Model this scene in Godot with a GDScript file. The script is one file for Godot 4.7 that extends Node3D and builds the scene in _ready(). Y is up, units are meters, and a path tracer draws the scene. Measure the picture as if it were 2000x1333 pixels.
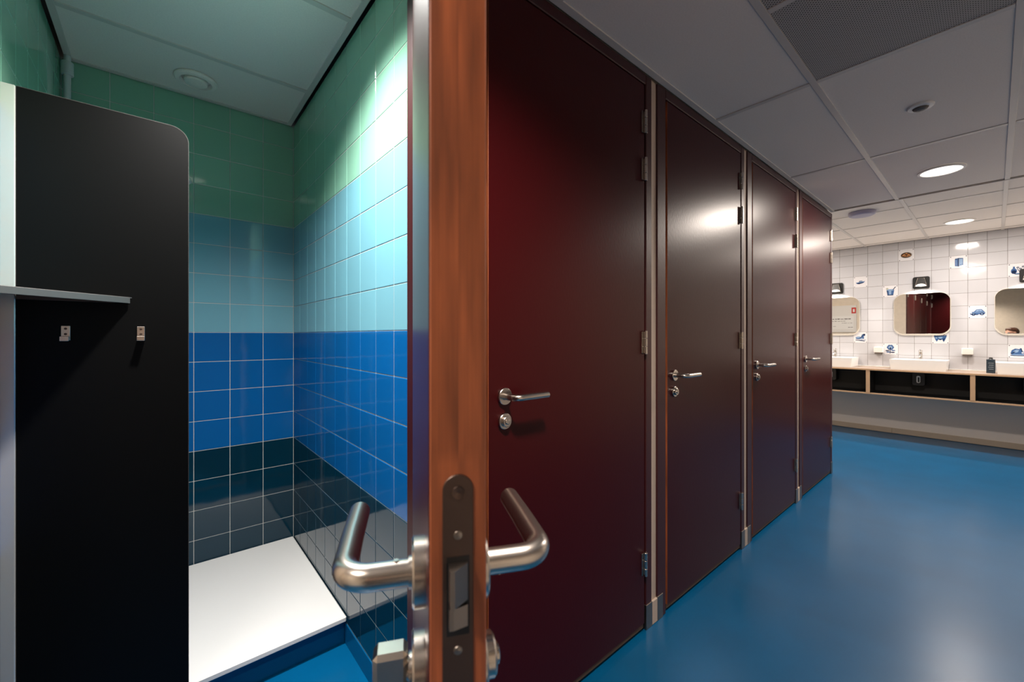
extends Node3D
# A washroom: an open cubicle door with a tiled shower behind it, a row of closed dark red doors, washbasins at the far end.
# X runs along the corridor towards the basins, Y is up, Z (as passed to V) runs into the cubicles, so world z = -Z. Metres.

const EYE := 1.27
const PITCH := 1.0295
var meshes := {}
var mats := {}
var used := {}

func V(x: float, y: float, z: float) -> Vector3:
	return Vector3(x, y, -z)

func _ready() -> void:
	# ---------------------------------------------------------------- camera, light, exposure
	var cam := Camera3D.new()
	cam.name = "camera"
	cam.near = 0.05
	cam.far = 60.0
	cam.keep_aspect = Camera3D.KEEP_HEIGHT
	var phys := CameraAttributesPhysical.new()
	phys.frustum_focal_length = 14.5
	phys.frustum_focus_distance = 1.6
	phys.exposure_aperture = 8.0
	phys.frustum_near = 0.05
	phys.frustum_far = 60.0
	cam.attributes = phys
	add_child(cam)
	cam.set_frustum(2.0 * 0.05 * 666.5 / 805.92, Vector2(0.0, -0.05 * 10.85 / 805.92), 0.05, 60.0)
	cam.position = Vector3(0, EYE, 0)
	cam.rotation = Vector3(0, -0.7074, 0)
	cam.current = true
	var we := WorldEnvironment.new()
	we.name = "environment"
	var env := Environment.new()
	env.background_mode = Environment.BG_COLOR
	env.background_color = Color.BLACK
	env.tonemap_mode = Environment.TONE_MAPPER_LINEAR
	env.tonemap_exposure = 1.0
	env.sdfgi_enabled = true
	env.ssao_enabled = true
	env.ssil_enabled = true
	we.environment = env
	add_child(we)
	make_materials()
	# ---------------------------------------------------------------- structure
	build_floor()
	build_plain_walls()
	build_shower_walls()
	build_basin_wall()
	build_ceilings()
	for n in range(1, 6):
		build_frame(n)
	# ---------------------------------------------------------------- lamps (each holds its own light)
	ceiling_light(0.43, 2.395, 0.237, 6.4, true, "round flush ceiling light over the corridor in front of the open cubicle")
	ceiling_light(4.055, 2.395, 0.237, 4.3, false, "round lit ceiling light in the lower corridor ceiling before the step")
	ceiling_light(-0.78, 2.395, 0.237, 3.8, true, "round flush ceiling light over the blind end of the corridor")
	ceiling_light(6.376, 2.465, 0.239, 2.4, false, "round lit ceiling light close to the white tiled washbasin wall")
	ceiling_light(6.376, 2.465, 1.9, 2.8, false, "round ceiling light over the washbasin beside the cubicle row")
	ceiling_light(6.376, 2.465, -0.37, 0.8, false, "round ceiling light above the washbasin beside the dark soap bottle")
	shower_light()
	# ---------------------------------------------------------------- objects
	for n in range(1, 6):
		build_door(n)
	build_shower_things()
	build_basin_things()
	build_ceiling_things()
	build_notice_board()
	build_photographer()

# ==================================================================== materials
func c8(r: int, g: int, b: int) -> Color:
	return Color8(r, g, b)

func mat(key: String, col: Color, rough: float, metal := 0.0) -> StandardMaterial3D:
	var m := StandardMaterial3D.new()
	m.resource_name = key
	m.albedo_color = col
	m.roughness = rough
	m.metallic = metal
	mats[key] = m
	return m

func noise_tex(seed_: int, freq: float, lo: float, hi: float, size := 256, octaves := 4) -> NoiseTexture2D:
	var n := FastNoiseLite.new()
	n.seed = seed_
	n.frequency = freq
	n.fractal_octaves = octaves
	n.noise_type = FastNoiseLite.TYPE_SIMPLEX_SMOOTH
	var t := NoiseTexture2D.new()
	t.width = size
	t.height = size
	t.seamless = true
	t.noise = n
	var g := Gradient.new()
	g.set_color(0, Color(lo, lo, lo))
	g.set_color(1, Color(hi, hi, hi))
	t.color_ramp = g
	return t

func tri_tex(m: StandardMaterial3D, scale: Vector3, world := true) -> void:
	m.uv1_triplanar = true
	m.uv1_world_triplanar = world
	m.uv1_scale = scale

func make_materials() -> void:
	for v in 3:
		var k: float = [0.987, 1.0, 1.013][v]
		for spec in [["green", 138, 190, 166], ["turquoise", 120, 176, 191], ["royal", 12, 94, 160], ["petrol", 6, 48, 66]]:
			var t := mat("tile_%s_%d" % [spec[0], v], Color8(mini(255, int(spec[1] * k)), mini(255, int(spec[2] * k)), mini(255, int(spec[3] * k))), 0.07)
			t.heightmap_enabled = true
			t.heightmap_texture = noise_wave()
			t.heightmap_scale = 0.03
			tri_tex(t, Vector3.ONE * 1.6)
		var w := mat("tile_white_%d" % v, Color8(int(192 * k), int(193 * k), int(198 * k)), 0.09)
		w.heightmap_enabled = true
		w.heightmap_texture = noise_wave()
		w.heightmap_scale = 0.03
		tri_tex(w, Vector3.ONE * 1.6)
	mat("grout_shower", c8(196, 196, 192), 0.8)
	mat("grout_white", c8(128, 124, 123), 0.85)
	var fl := mat("vinyl_blue", c8(1, 90, 138), 0.28)
	fl.metallic_specular = 0.4
	fl.albedo_texture = noise_tex(3, 0.006, 0.92, 1.0, 512, 3)
	tri_tex(fl, Vector3.ONE * 0.7)
	var pw := mat("paint_wall", c8(234, 221, 203), 0.75)
	pw.albedo_texture = noise_tex(5, 0.05, 0.96, 1.0)
	tri_tex(pw, Vector3.ONE)
	mat("paint_strip", c8(196, 178, 162), 0.6)
	mat("paint_lower", c8(206, 200, 196), 0.55)
	mat("baseboard", c8(168, 156, 142), 0.55)
	var ce := mat("ceiling_panel", c8(240, 233, 226), 0.9)
	ce.albedo_texture = noise_tex(11, 0.3, 0.95, 1.0, 256, 3)
	tri_tex(ce, Vector3.ONE * 2.0)
	mat("grid_bar", c8(206, 201, 195), 0.35)
	mat("concrete", c8(158, 156, 152), 0.9)
	var pf := mat("perforated", c8(178, 174, 170), 0.7)
	pf.albedo_texture = perforation()
	pf.uv1_scale = Vector3(46, 46, 1)
	var dr := mat("door_red", c8(56, 7, 10), 0.31)
	dr.metallic_specular = 0.3
	dr.heightmap_enabled = true
	dr.heightmap_texture = noise_tex(21, 0.12, 0.0, 1.0, 256, 3)
	dr.heightmap_scale = 0.012
	tri_tex(dr, Vector3(3.0, 1.2, 3.0))
	var fr := mat("frame_red", c8(58, 14, 16), 0.42)
	fr.heightmap_enabled = true
	fr.heightmap_texture = noise_tex(22, 0.12, 0.0, 1.0, 256, 3)
	fr.heightmap_scale = 0.02
	tri_tex(fr, Vector3(3.0, 1.2, 3.0))
	var wd := mat("door_wood", c8(178, 104, 64), 0.5)
	wd.albedo_texture = wood_tex()
	tri_tex(wd, Vector3(9.0, 0.37, 9.0), false)
	mat("wood_raw", c8(84, 66, 50), 0.7)
	mat("wood_light", c8(196, 150, 112), 0.5)
	var st := mat("steel", c8(196, 188, 180), 0.26, 1.0)
	st.heightmap_enabled = true
	st.heightmap_texture = noise_tex(31, 0.4, 0.0, 1.0, 256, 2)
	st.heightmap_scale = 0.004
	tri_tex(st, Vector3.ONE * 20.0, false)
	mat("steel_dull", c8(150, 140, 132), 0.38, 1.0)
	mat("steel_rough", c8(128, 122, 118), 0.55, 1.0)
	mat("steel_dark", c8(98, 82, 75), 0.45, 1.0)
	mat("chrome", c8(225, 226, 228), 0.08, 1.0)
	mat("black_panel", c8(6, 6, 6), 0.45).metallic_specular = 0.25
	mat("black_edge", c8(70, 66, 64), 0.45)
	mat("black_plastic", c8(20, 20, 21), 0.35)
	mat("black_mat", c8(12, 12, 13), 0.6)
	mat("white_lacquer", c8(226, 220, 212), 0.3, 0.6)
	mat("white_ceramic", c8(238, 238, 237), 0.12)
	mat("tray_white", c8(236, 235, 232), 0.35)
	mat("white_plastic", c8(228, 226, 222), 0.35)
	mat("grey_pipe", c8(206, 210, 211), 0.3, 0.2)
	mat("plywood_edge", c8(200, 164, 128), 0.55)
	mat("counter_top", c8(150, 132, 118), 0.4)
	mat("mirror_glass", c8(232, 232, 230), 0.015, 1.0)
	mat("mirror_rim", c8(206, 200, 188), 0.3)
	mat("bottle_dark", c8(42, 56, 68), 0.3)
	mat("bottle_print", c8(190, 198, 204), 0.5)
	mat("paper_white", c8(236, 236, 234), 0.7)
	mat("sensor_violet", c8(150, 148, 176), 0.4)
	mat("sensor_dark", c8(90, 84, 80), 0.5)
	mat("sign_red", c8(200, 50, 40), 0.5)
	mat("lamp_housing", c8(60, 60, 60), 0.3, 0.3)
	var gl := mat("lamp_glow", c8(255, 252, 246), 0.5)
	gl.emission_enabled = true
	gl.emission = Color8(255, 244, 232)
	gl.emission_energy_multiplier = 2.2

var _wave: NoiseTexture2D
func noise_wave() -> NoiseTexture2D:
	if _wave == null:
		_wave = noise_tex(41, 0.015, 0.0, 1.0, 256, 2)
	return _wave

func perforation() -> ImageTexture:
	var im := Image.create(32, 32, false, Image.FORMAT_RGB8)
	for y in 32:
		for x in 32:
			var d := 99.0
			for o in [Vector2(8, 8), Vector2(24, 24)]:
				d = minf(d, (Vector2(x, y) - o).length())
			im.set_pixel(x, y, Color(0.07, 0.07, 0.07) if d < 5.2 else Color.WHITE)
	return ImageTexture.create_from_image(im)

func wood_tex() -> ImageTexture:
	var n := FastNoiseLite.new()
	n.seed = 77
	n.frequency = 0.02
	n.fractal_octaves = 4
	var im := Image.create(256, 256, false, Image.FORMAT_RGB8)
	for y in 256:
		for x in 256:
			var a := n.get_noise_2d(x * 0.9 + y * 0.5, y * 2.6)
			var b := n.get_noise_2d(x * 9.0 + 300.0, y * 0.7)
			var k := clampf(0.86 + 0.27 * a + 0.06 * b, 0.35, 1.0)
			im.set_pixel(x, y, Color(k, k * 0.93, k * 0.88))
	return ImageTexture.create_from_image(im)

# ==================================================================== mesh helpers
func tri(st: SurfaceTool, a: Vector3, b: Vector3, c: Vector3, n: Vector3) -> void:
	if (b - a).cross(c - a).dot(n) > 0.0:
		var t := b
		b = c
		c = t
	for p in [a, b, c]:
		st.set_normal(n)
		st.add_vertex(p)

func quad(st: SurfaceTool, a: Vector3, b: Vector3, c: Vector3, d: Vector3, n: Vector3) -> void:
	tri(st, a, b, c, n)
	tri(st, a, c, d, n)

func start() -> SurfaceTool:
	var st := SurfaceTool.new()
	st.begin(Mesh.PRIMITIVE_TRIANGLES)
	return st

func add_cbox(st: SurfaceTool, at: Vector3, size: Vector3, bv: float, basis := Basis()) -> void:
	var h := size * 0.5
	bv = minf(bv, minf(h.x, minf(h.y, h.z)) * 0.9)
	var axes := [Vector3.RIGHT, Vector3.UP, Vector3.BACK]
	for i in 3:
		var j := (i + 1) % 3
		var k := (i + 2) % 3
		for s in [-1.0, 1.0]:
			var n: Vector3 = axes[i] * s
			var o: Vector3 = n * h[i]
			var u: Vector3 = axes[j] * (h[j] - bv)
			var w: Vector3 = axes[k] * (h[k] - bv)
			quad(st, at + basis * (o - u - w), at + basis * (o + u - w), at + basis * (o + u + w), at + basis * (o - u + w), basis * n)
			if bv > 0.0:
				for s2 in [-1.0, 1.0]:
					var n2: Vector3 = axes[j] * s2
					var a: Vector3 = n * h[i] + n2 * (h[j] - bv)
					var b: Vector3 = n * (h[i] - bv) + n2 * h[j]
					quad(st, at + basis * (a - w), at + basis * (a + w), at + basis * (b + w), at + basis * (b - w), basis * (n + n2).normalized())
	if bv > 0.0:
		for sx in [-1.0, 1.0]:
			for sy in [-1.0, 1.0]:
				for sz in [-1.0, 1.0]:
					var q := Vector3(sx, sy, sz)
					var i1 := q * (h - Vector3(0, bv, bv))
					var i2 := q * (h - Vector3(bv, 0, bv))
					var i3 := q * (h - Vector3(bv, bv, 0))
					tri(st, at + basis * i1, at + basis * i2, at + basis * i3, basis * q.normalized())

func cbox(size: Vector3, bv: float) -> ArrayMesh:
	var key := "b%.4f_%.4f_%.4f_%.4f" % [size.x, size.y, size.z, bv]
	if not meshes.has(key):
		var st := start()
		add_cbox(st, Vector3.ZERO, size, bv)
		meshes[key] = st.commit()
	return meshes[key]

func add_tube(st: SurfaceTool, pts: Array, radii, seg := 16, caps := true) -> void:
	var n := pts.size()
	var rings := []
	var nrm := []
	var up := Vector3.UP
	var t0: Vector3 = (pts[1] - pts[0]).normalized()
	if absf(t0.dot(up)) > 0.9:
		up = Vector3.RIGHT
	var side := t0.cross(up).normalized()
	for i in n:
		var t: Vector3 = (pts[mini(i + 1, n - 1)] - pts[maxi(i - 1, 0)]).normalized()
		side = (side - t * side.dot(t)).normalized()
		var bin := t.cross(side)
		var r: float = radii if radii is float else radii[i]
		var ring := []
		var rn := []
		for k in seg:
			var a := TAU * k / seg
			var d := side * cos(a) + bin * sin(a)
			ring.append(pts[i] + d * r)
			rn.append(d)
		rings.append(ring)
		nrm.append(rn)
	for i in n - 1:
		for k in seg:
			var k2 := (k + 1) % seg
			smooth_quad(st, [rings[i][k], rings[i][k2], rings[i + 1][k2], rings[i + 1][k]], [nrm[i][k], nrm[i][k2], nrm[i + 1][k2], nrm[i + 1][k]])
	if caps:
		for e in [0, n - 1]:
			var nn: Vector3 = (pts[0] - pts[1]).normalized() if e == 0 else (pts[n - 1] - pts[n - 2]).normalized()
			for k in seg:
				tri(st, pts[e], rings[e][k], rings[e][(k + 1) % seg], nn)

func smooth_tri(st: SurfaceTool, p: Array, n: Array) -> void:
	var face: Vector3 = (p[1] - p[0]).cross(p[2] - p[0])
	var order := [0, 1, 2]
	if face.dot(n[0] + n[1] + n[2]) > 0.0:
		order = [0, 2, 1]
	for i in order:
		st.set_normal(n[i])
		st.add_vertex(p[i])

func smooth_quad(st: SurfaceTool, p: Array, n: Array) -> void:
	smooth_tri(st, [p[0], p[1], p[2]], [n[0], n[1], n[2]])
	smooth_tri(st, [p[0], p[2], p[3]], [n[0], n[2], n[3]])

# profile of (radius, height) turned about the y axis; each step keeps its own slope
func add_lathe(st: SurfaceTool, prof: Array, seg := 32, basis := Basis(), at := Vector3.ZERO) -> void:
	for i in prof.size() - 1:
		var a: Vector2 = prof[i]
		var b: Vector2 = prof[i + 1]
		var d := b - a
		var nn := Vector2(d.y, -d.x).normalized()
		for k in seg:
			var t1 := TAU * k / seg
			var t2 := TAU * (k + 1) / seg
			var e1 := Vector3(cos(t1), 0, sin(t1))
			var e2 := Vector3(cos(t2), 0, sin(t2))
			var n1 := basis * (e1 * nn.x + Vector3.UP * nn.y)
			var n2 := basis * (e2 * nn.x + Vector3.UP * nn.y)
			var p1 := at + basis * (e1 * a.x + Vector3.UP * a.y)
			var p2 := at + basis * (e2 * a.x + Vector3.UP * a.y)
			var p3 := at + basis * (e2 * b.x + Vector3.UP * b.y)
			var p4 := at + basis * (e1 * b.x + Vector3.UP * b.y)
			if a.x > 1e-6:
				smooth_tri(st, [p1, p2, p3], [n1, n2, n2])
			if b.x > 1e-6:
				smooth_tri(st, [p1, p3, p4], [n1, n2, n1])

func rrect(w: float, h: float, r: float, seg := 8) -> PackedVector2Array:
	var out := PackedVector2Array()
	for c in [[1, 1, 0.0], [-1, 1, 90.0], [-1, -1, 180.0], [1, -1, 270.0]]:
		for k in seg + 1:
			var a := deg_to_rad(c[2] + 90.0 * k / seg)
			out.append(Vector2(c[0] * (w / 2 - r) + cos(a) * r, c[1] * (h / 2 - r) + sin(a) * r))
	return out

func inset(poly: PackedVector2Array, d: float) -> PackedVector2Array:
	var out := PackedVector2Array()
	var n := poly.size()
	for i in n:
		var e1 := (poly[i] - poly[(i + n - 1) % n]).normalized()
		var e2 := (poly[(i + 1) % n] - poly[i]).normalized()
		var n1 := Vector2(-e1.y, e1.x)
		var n2 := Vector2(-e2.y, e2.x)
		var m := (n1 + n2).normalized()
		out.append(poly[i] + m * d / maxf(0.3, m.dot(n1)))
	return out

# a counter-clockwise outline in the xy plane of basis, from depth 0 (front, towards +z) back to -depth, front edge chamfered
func add_prism(st: SurfaceTool, poly: PackedVector2Array, depth: float, bv: float, basis := Basis(), at := Vector3.ZERO) -> void:
	var front := inset(poly, bv) if bv > 0.0 else poly
	var idx := Geometry2D.triangulate_polygon(front)
	for i in range(0, idx.size(), 3):
		var f := []
		var b := []
		for k in 3:
			var q := front[idx[i + k]]
			f.append(at + basis * Vector3(q.x, q.y, 0))
			b.append(at + basis * Vector3(poly[idx[i + k]].x, poly[idx[i + k]].y, -depth))
		tri(st, f[0], f[1], f[2], basis * Vector3.BACK)
		tri(st, b[0], b[1], b[2], basis * Vector3.FORWARD)
	var n := poly.size()
	for i in n:
		var j := (i + 1) % n
		var e := (poly[j] - poly[i])
		if e.length() < 1e-6:
			continue
		e = e.normalized()
		var o := Vector3(e.y, -e.x, 0)
		var a := Vector3(poly[i].x, poly[i].y, -bv)
		var b := Vector3(poly[j].x, poly[j].y, -bv)
		quad(st, at + basis * a, at + basis * b, at + basis * Vector3(b.x, b.y, -depth), at + basis * Vector3(a.x, a.y, -depth), basis * o)
		if bv > 0.0:
			quad(st, at + basis * a, at + basis * b, at + basis * Vector3(front[j].x, front[j].y, 0), at + basis * Vector3(front[i].x, front[i].y, 0), basis * (o + Vector3.BACK).normalized())

# ==================================================================== node helpers
func numbered(n: String) -> String:
	var k: int = used.get(n, 0)
	used[n] = k + 1
	return n if k == 0 else "%s_%03d" % [n, k]

func thing(called: String, label: String, category: String, at := Vector3.ZERO, group := "", kind := "") -> Node3D:
	var o := Node3D.new()
	o.name = numbered(called)
	add_child(o)
	o.position = at
	o.set_meta("label", label)
	o.set_meta("category", category)
	if group:
		o.set_meta("group", group)
	if kind:
		o.set_meta("kind", kind)
	return o

func node(called: String, parent: Node3D, at: Vector3) -> Node3D:
	var o := Node3D.new()
	o.name = called
	parent.add_child(o, true)
	o.global_position = at
	return o

# a mesh under parent whose own origin is put at the world point at
func put(called: String, mesh: Mesh, m: String, parent: Node3D, at := Vector3.ZERO, basis := Basis()) -> MeshInstance3D:
	var o := MeshInstance3D.new()
	o.name = called
	o.mesh = mesh
	o.material_override = mats[m]
	parent.add_child(o, true)
	o.global_transform = Transform3D(basis, at)
	return o

# a mesh whose vertices are given in world coordinates
func put_world(called: String, st: SurfaceTool, m: String, parent: Node3D, pivot := Vector3.INF) -> MeshInstance3D:
	return put(called, st.commit(), m, parent)

# box between two corners given as X, Y, Z (Z into the cubicles)
func box(called: String, parent: Node3D, x0: float, x1: float, y0: float, y1: float, z0: float, z1: float, m: String, bv := 0.0015) -> MeshInstance3D:
	var size := Vector3(absf(x1 - x0), absf(y1 - y0), absf(z1 - z0))
	return put(called, cbox(size, bv), m, parent, V((x0 + x1) / 2, (y0 + y1) / 2, (z0 + z1) / 2))

func structure(called: String, label: String, category: String) -> Node3D:
	return thing(called, label, category, Vector3.ZERO, "", "structure")

# ==================================================================== structure
func build_floor() -> void:
	var f := structure("floor", "blue vinyl floor running through the corridor and into the shower cubicle", "floor")
	box("floor_slab", f, -1.6, 7.4, -0.12, 0.0, -1.4, 2.85, "vinyl_blue", 0.0)

func build_plain_walls() -> void:
	var w := structure("wall_corridor_side", "plain taupe wall of the corridor facing the row of cubicle doors", "wall")
	box("wall_body", w, -1.6, 7.4, 0.0, 2.6, -1.45, -1.12, "paint_wall", 0.0)
	w = structure("wall_corridor_end", "plain taupe end wall of the corridor seen in the mirrors", "wall")
	box("wall_body", w, -1.65, -1.5, 0.0, 2.6, -1.12, 2.75, "paint_wall", 0.0)
	w = structure("wall_cubicle_front", "plain taupe wall beside the open shower cubicle", "wall")
	box("wall_body", w, -1.5, -0.374, 0.0, 2.6, 0.99, 1.13, "paint_wall", 0.0)
	w = structure("wall_washroom_side", "plain taupe side wall of the washbasin area", "wall")
	box("wall_body", w, 4.62, 7.4, 0.0, 2.6, 2.75, 2.85, "paint_wall", 0.0)
	w = structure("wall_cubicle_end", "plain light end wall of the cubicle row facing the washbasins", "wall")
	box("wall_body", w, 4.68, 4.74, 0.0, 2.6, 1.146, 2.75, "paint_wall", 0.0)
	box("wall_edge", w, 4.7265, 4.74, 0.0, 2.39, 0.985, 1.146, "paint_wall", 0.0)
	for k in range(0, 4):
		var x := 0.6095 + k * PITCH
		if k == 0:
			continue
		w = structure("wall_partition_%d" % k, ["", "light painted partition edge between first and second closed doors", "light painted partition edge between second and third closed doors", "light painted partition edge between third and last closed doors"][k], "wall")
		box("wall_body", w, x + 0.0005, x + 0.046, 0.0, 2.393, 0.982, 2.6, "paint_strip")
		box("base_block", w, x + 0.0005, x + 0.0455, 0.0, 0.105, 0.973, 0.983, "paint_strip", 0.003)

func tile_wall(parent: Node3D, plane: String, at: float, back: float, us: Array, vs: Array, shower: bool, left_out: Array = []) -> void:
	var gap := 0.0028
	var rng := RandomNumberGenerator.new()
	rng.seed = hash(plane) + int(at * 1000)
	for i in us.size() - 1:
		for j in vs.size() - 1:
			if left_out.has(Vector2i(i, j)):
				continue
			var a: float = us[i]
			var b: float = us[i + 1]
			var w := absf(b - a) - gap
			var h: float = absf(vs[j + 1] - vs[j]) - gap
			if w < 0.008 or h < 0.008:
				continue
			var cy: float = (vs[j] + vs[j + 1]) / 2
			var m: String = "%s_%d" % [band(cy) if shower else "tile_white", rng.randi() % 3]
			w = snappedf(w, 0.0005)
			h = snappedf(h, 0.0005)
			if plane == "x":
				put("tile", cbox(Vector3(0.008, h, w), 0.0014), m, parent, V(at + back * 0.004, cy, (a + b) / 2))
			else:
				put("tile", cbox(Vector3(w, h, 0.008), 0.0014), m, parent, V((a + b) / 2, cy, at + back * 0.004))

func rows(y0: float, step: float, lo: float, hi: float) -> Array:
	var out := [lo]
	var k := ceili((lo - y0) / step + 0.05)
	while y0 + k * step < hi - 0.01:
		out.append(y0 + k * step)
		k += 1
	out.append(hi)
	return out

func band(y: float) -> String:
	if y > 1.886:
		return "tile_green"
	if y > 1.286:
		return "tile_turquoise"
	if y > 0.686:
		return "tile_royal"
	return "tile_petrol"

func build_shower_walls() -> void:
	var ys := rows(1.2857, 0.15, 0.0857, 2.468)
	var zs := [2.615]
	var z := 2.4717
	while z > 1.16:
		zs.append(z)
		z -= 0.1484
	zs.append(1.146)
	var xs := []
	for k in 7:
		xs.append(0.586 - 0.1513 * k)
	var w := structure("wall_shower_back", "shower back wall of square glossy tiles in green and blue bands", "wall")
	box("wall_body", w, -1.5, 4.68, 0.0, 2.6, 2.6165, 2.75, "grout_shower", 0.0)
	tile_wall(w, "z", 2.615, 1.0, xs, ys, true)
	box("base_upstand", w, -0.322, 0.586, 0.0, 0.0845, 2.611, 2.6165, "vinyl_blue")
	w = structure("wall_shower_right", "long shower side wall of glossy green and blue tiles beside the tray", "wall")
	box("wall_body", w, 0.5875, 0.6555, 0.0, 2.4685, 1.146, 2.6165, "grout_shower", 0.0)
	box("wall_edge", w, 0.61, 0.6555, 0.0, 2.393, 0.982, 1.146, "paint_strip")
	box("base_block", w, 0.61, 0.655, 0.0, 0.105, 0.973, 0.983, "paint_strip", 0.003)
	tile_wall(w, "x", 0.586, 1.0, zs, ys, true)
	box("base_upstand", w, 0.583, 0.5875, 0.0, 0.0845, 1.146, 2.611, "vinyl_blue")
	w = structure("wall_shower_left", "tiled shower side wall behind the corner shelf and black screen", "wall")
	box("wall_body", w, -0.45, -0.3235, 0.0, 2.4685, 1.13, 2.6165, "grout_shower", 0.0)
	tile_wall(w, "x", -0.322, -1.0, zs, ys, true)
	box("base_upstand", w, -0.3235, -0.319, 0.0, 0.0845, 1.146, 2.611, "vinyl_blue")
	w = structure("wall_shower_lintel", "strip of wall above the row of cubicle door frames", "wall")
	box("wall_body", w, -0.374, 4.68, 2.396, 2.6, 1.0, 1.13, "paint_wall", 0.0)

const PRINTS := [
	["food_plate", 0.732, 2.298, "printed tile with a brown food platter"], ["boat", 1.184, 1.997, ""], ["cup", 0.883, 1.846, ""], ["carton", 0.281, 2.147, ""],
	["vases", -0.17, 1.997, ""], ["car", 0.130, 1.545, ""], ["crest", 0.431, 1.244, ""], ["bird", 1.184, 1.244, ""], ["flower", 0.883, 1.094, ""], ["shoe", -0.17, 1.094, ""]]

func build_basin_wall() -> void:
	var w := structure("wall_basin", "white tiled wall behind the washbasins with scattered blue printed tiles", "wall")
	box("wall_body", w, 7.2485, 7.4, 0.0, 2.6, -1.12, 2.75, "paint_lower", 0.0)
	box("grout_bed", w, 7.2415, 7.2485, 0.857, 2.49, -1.12, 2.75, "grout_white", 0.0)
	box("lower_wall", w, 7.2405, 7.2485, 0.0, 0.857, -1.12, 2.75, "paint_lower", 0.0)
	var us := [-1.115]
	var k := -7
	while 0.055 + 0.1505 * k < 2.7:
		us.append(0.055 + 0.1505 * k)
		k += 1
	us.append(2.745)
	var ys := rows(1.0185, 0.1505, 0.857, 2.47)
	var printed := []
	for i in us.size() - 1:
		for j in ys.size() - 1:
			for p in PRINTS:
				if absf(p[1] - (us[i] + us[i + 1]) / 2) < 0.06 and absf(p[2] - (ys[j] + ys[j + 1]) / 2) < 0.06:
					printed.append(Vector2i(i, j))
	tile_wall(w, "x", 7.24, 1.0, us, ys, false, printed)
	for p in PRINTS:
		var m := mat("print_" + p[0], Color8(222, 222, 224), 0.12)
		m.albedo_texture = motif(p[0])
		var t := put("printed_tile", printed_tile(), "print_" + p[0], w, V(7.244, p[2], p[1]))
		t.set_meta("label", {"food_plate": "white tile printed with a brown platter of food", "boat": "white tile printed with a blue boat", "cup": "white tile printed with a blue cup and straw", "carton": "white tile printed with a blue carton",
			"vases": "white tile printed with blue vases and flowers", "car": "white tile printed with a blue car", "crest": "white tile printed with a blue crest of raised arms", "bird": "white tile printed with a blue bird on a branch", "flower": "white tile printed with a blue flower", "shoe": "white tile printed with a blue shoe on a dish"}[p[0]])
	# baseboard in two lengths
	var b := structure("baseboard_basin", "taupe baseboard in two lengths under the washbasin counter", "baseboard")
	box("board", b, 7.224, 7.2405, 0.004, 0.07, -1.12, 0.866, "baseboard", 0.002)
	box("board", b, 7.224, 7.2405, 0.004, 0.07, 0.868, 2.75, "baseboard", 0.002)

func printed_tile() -> ArrayMesh:
	if meshes.has("printed"):
		return meshes["printed"]
	var st := start()
	# front face looks towards -X; u runs with -Z (to the viewer's right), v downwards
	var h := 0.0745
	var pts := [Vector3(-0.0045, h, -h), Vector3(-0.0045, h, h), Vector3(-0.0045, -h, h), Vector3(-0.0045, -h, -h)]
	var uv := [Vector2(0, 0), Vector2(1, 0), Vector2(1, 1), Vector2(0, 1)]
	for f in [[0, 1, 2], [0, 2, 3]]:
		var o: Array = f
		if (pts[o[1]] - pts[o[0]]).cross(pts[o[2]] - pts[o[0]]).dot(Vector3.LEFT) > 0.0:
			o = [f[0], f[2], f[1]]
		for i in o:
			st.set_normal(Vector3.LEFT)
			st.set_uv(uv[i])
			st.add_vertex(pts[i])
	for i in 4:
		var a: Vector3 = pts[i]
		var b: Vector3 = pts[(i + 1) % 4]
		var n := ((a + b) / 2).normalized()
		n.x = 0
		n = n.normalized()
		st.set_uv(Vector2(0.02, 0.5))
		quad(st, a, b, b + Vector3(0.008, 0, 0), a + Vector3(0.008, 0, 0), n)
	meshes["printed"] = st.commit()
	return meshes["printed"]

# ---- the prints, drawn in code
var ink: Image
func fill_poly(pts: Array, c: Color) -> void:
	var pv := PackedVector2Array(pts)
	var lo := pv[0]
	var hi := pv[0]
	for p in pv:
		lo = lo.min(p)
		hi = hi.max(p)
	for y in range(maxi(0, int(lo.y)), mini(96, int(hi.y) + 2)):
		for x in range(maxi(0, int(lo.x)), mini(96, int(hi.x) + 2)):
			if Geometry2D.is_point_in_polygon(Vector2(x, y), pv):
				ink.set_pixel(x, y, c)

func fill_oval(cx: float, cy: float, rx: float, ry: float, c: Color) -> void:
	for y in range(maxi(0, int(cy - ry)), mini(96, int(cy + ry) + 2)):
		for x in range(maxi(0, int(cx - rx)), mini(96, int(cx + rx) + 2)):
			if pow((x - cx) / rx, 2) + pow((y - cy) / ry, 2) <= 1.0:
				ink.set_pixel(x, y, c)

func stroke(a: Vector2, b: Vector2, w: float, c: Color) -> void:
	var d := (b - a).normalized().orthogonal() * w * 0.5
	fill_poly([a + d, b + d, b - d, a - d], c)

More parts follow.
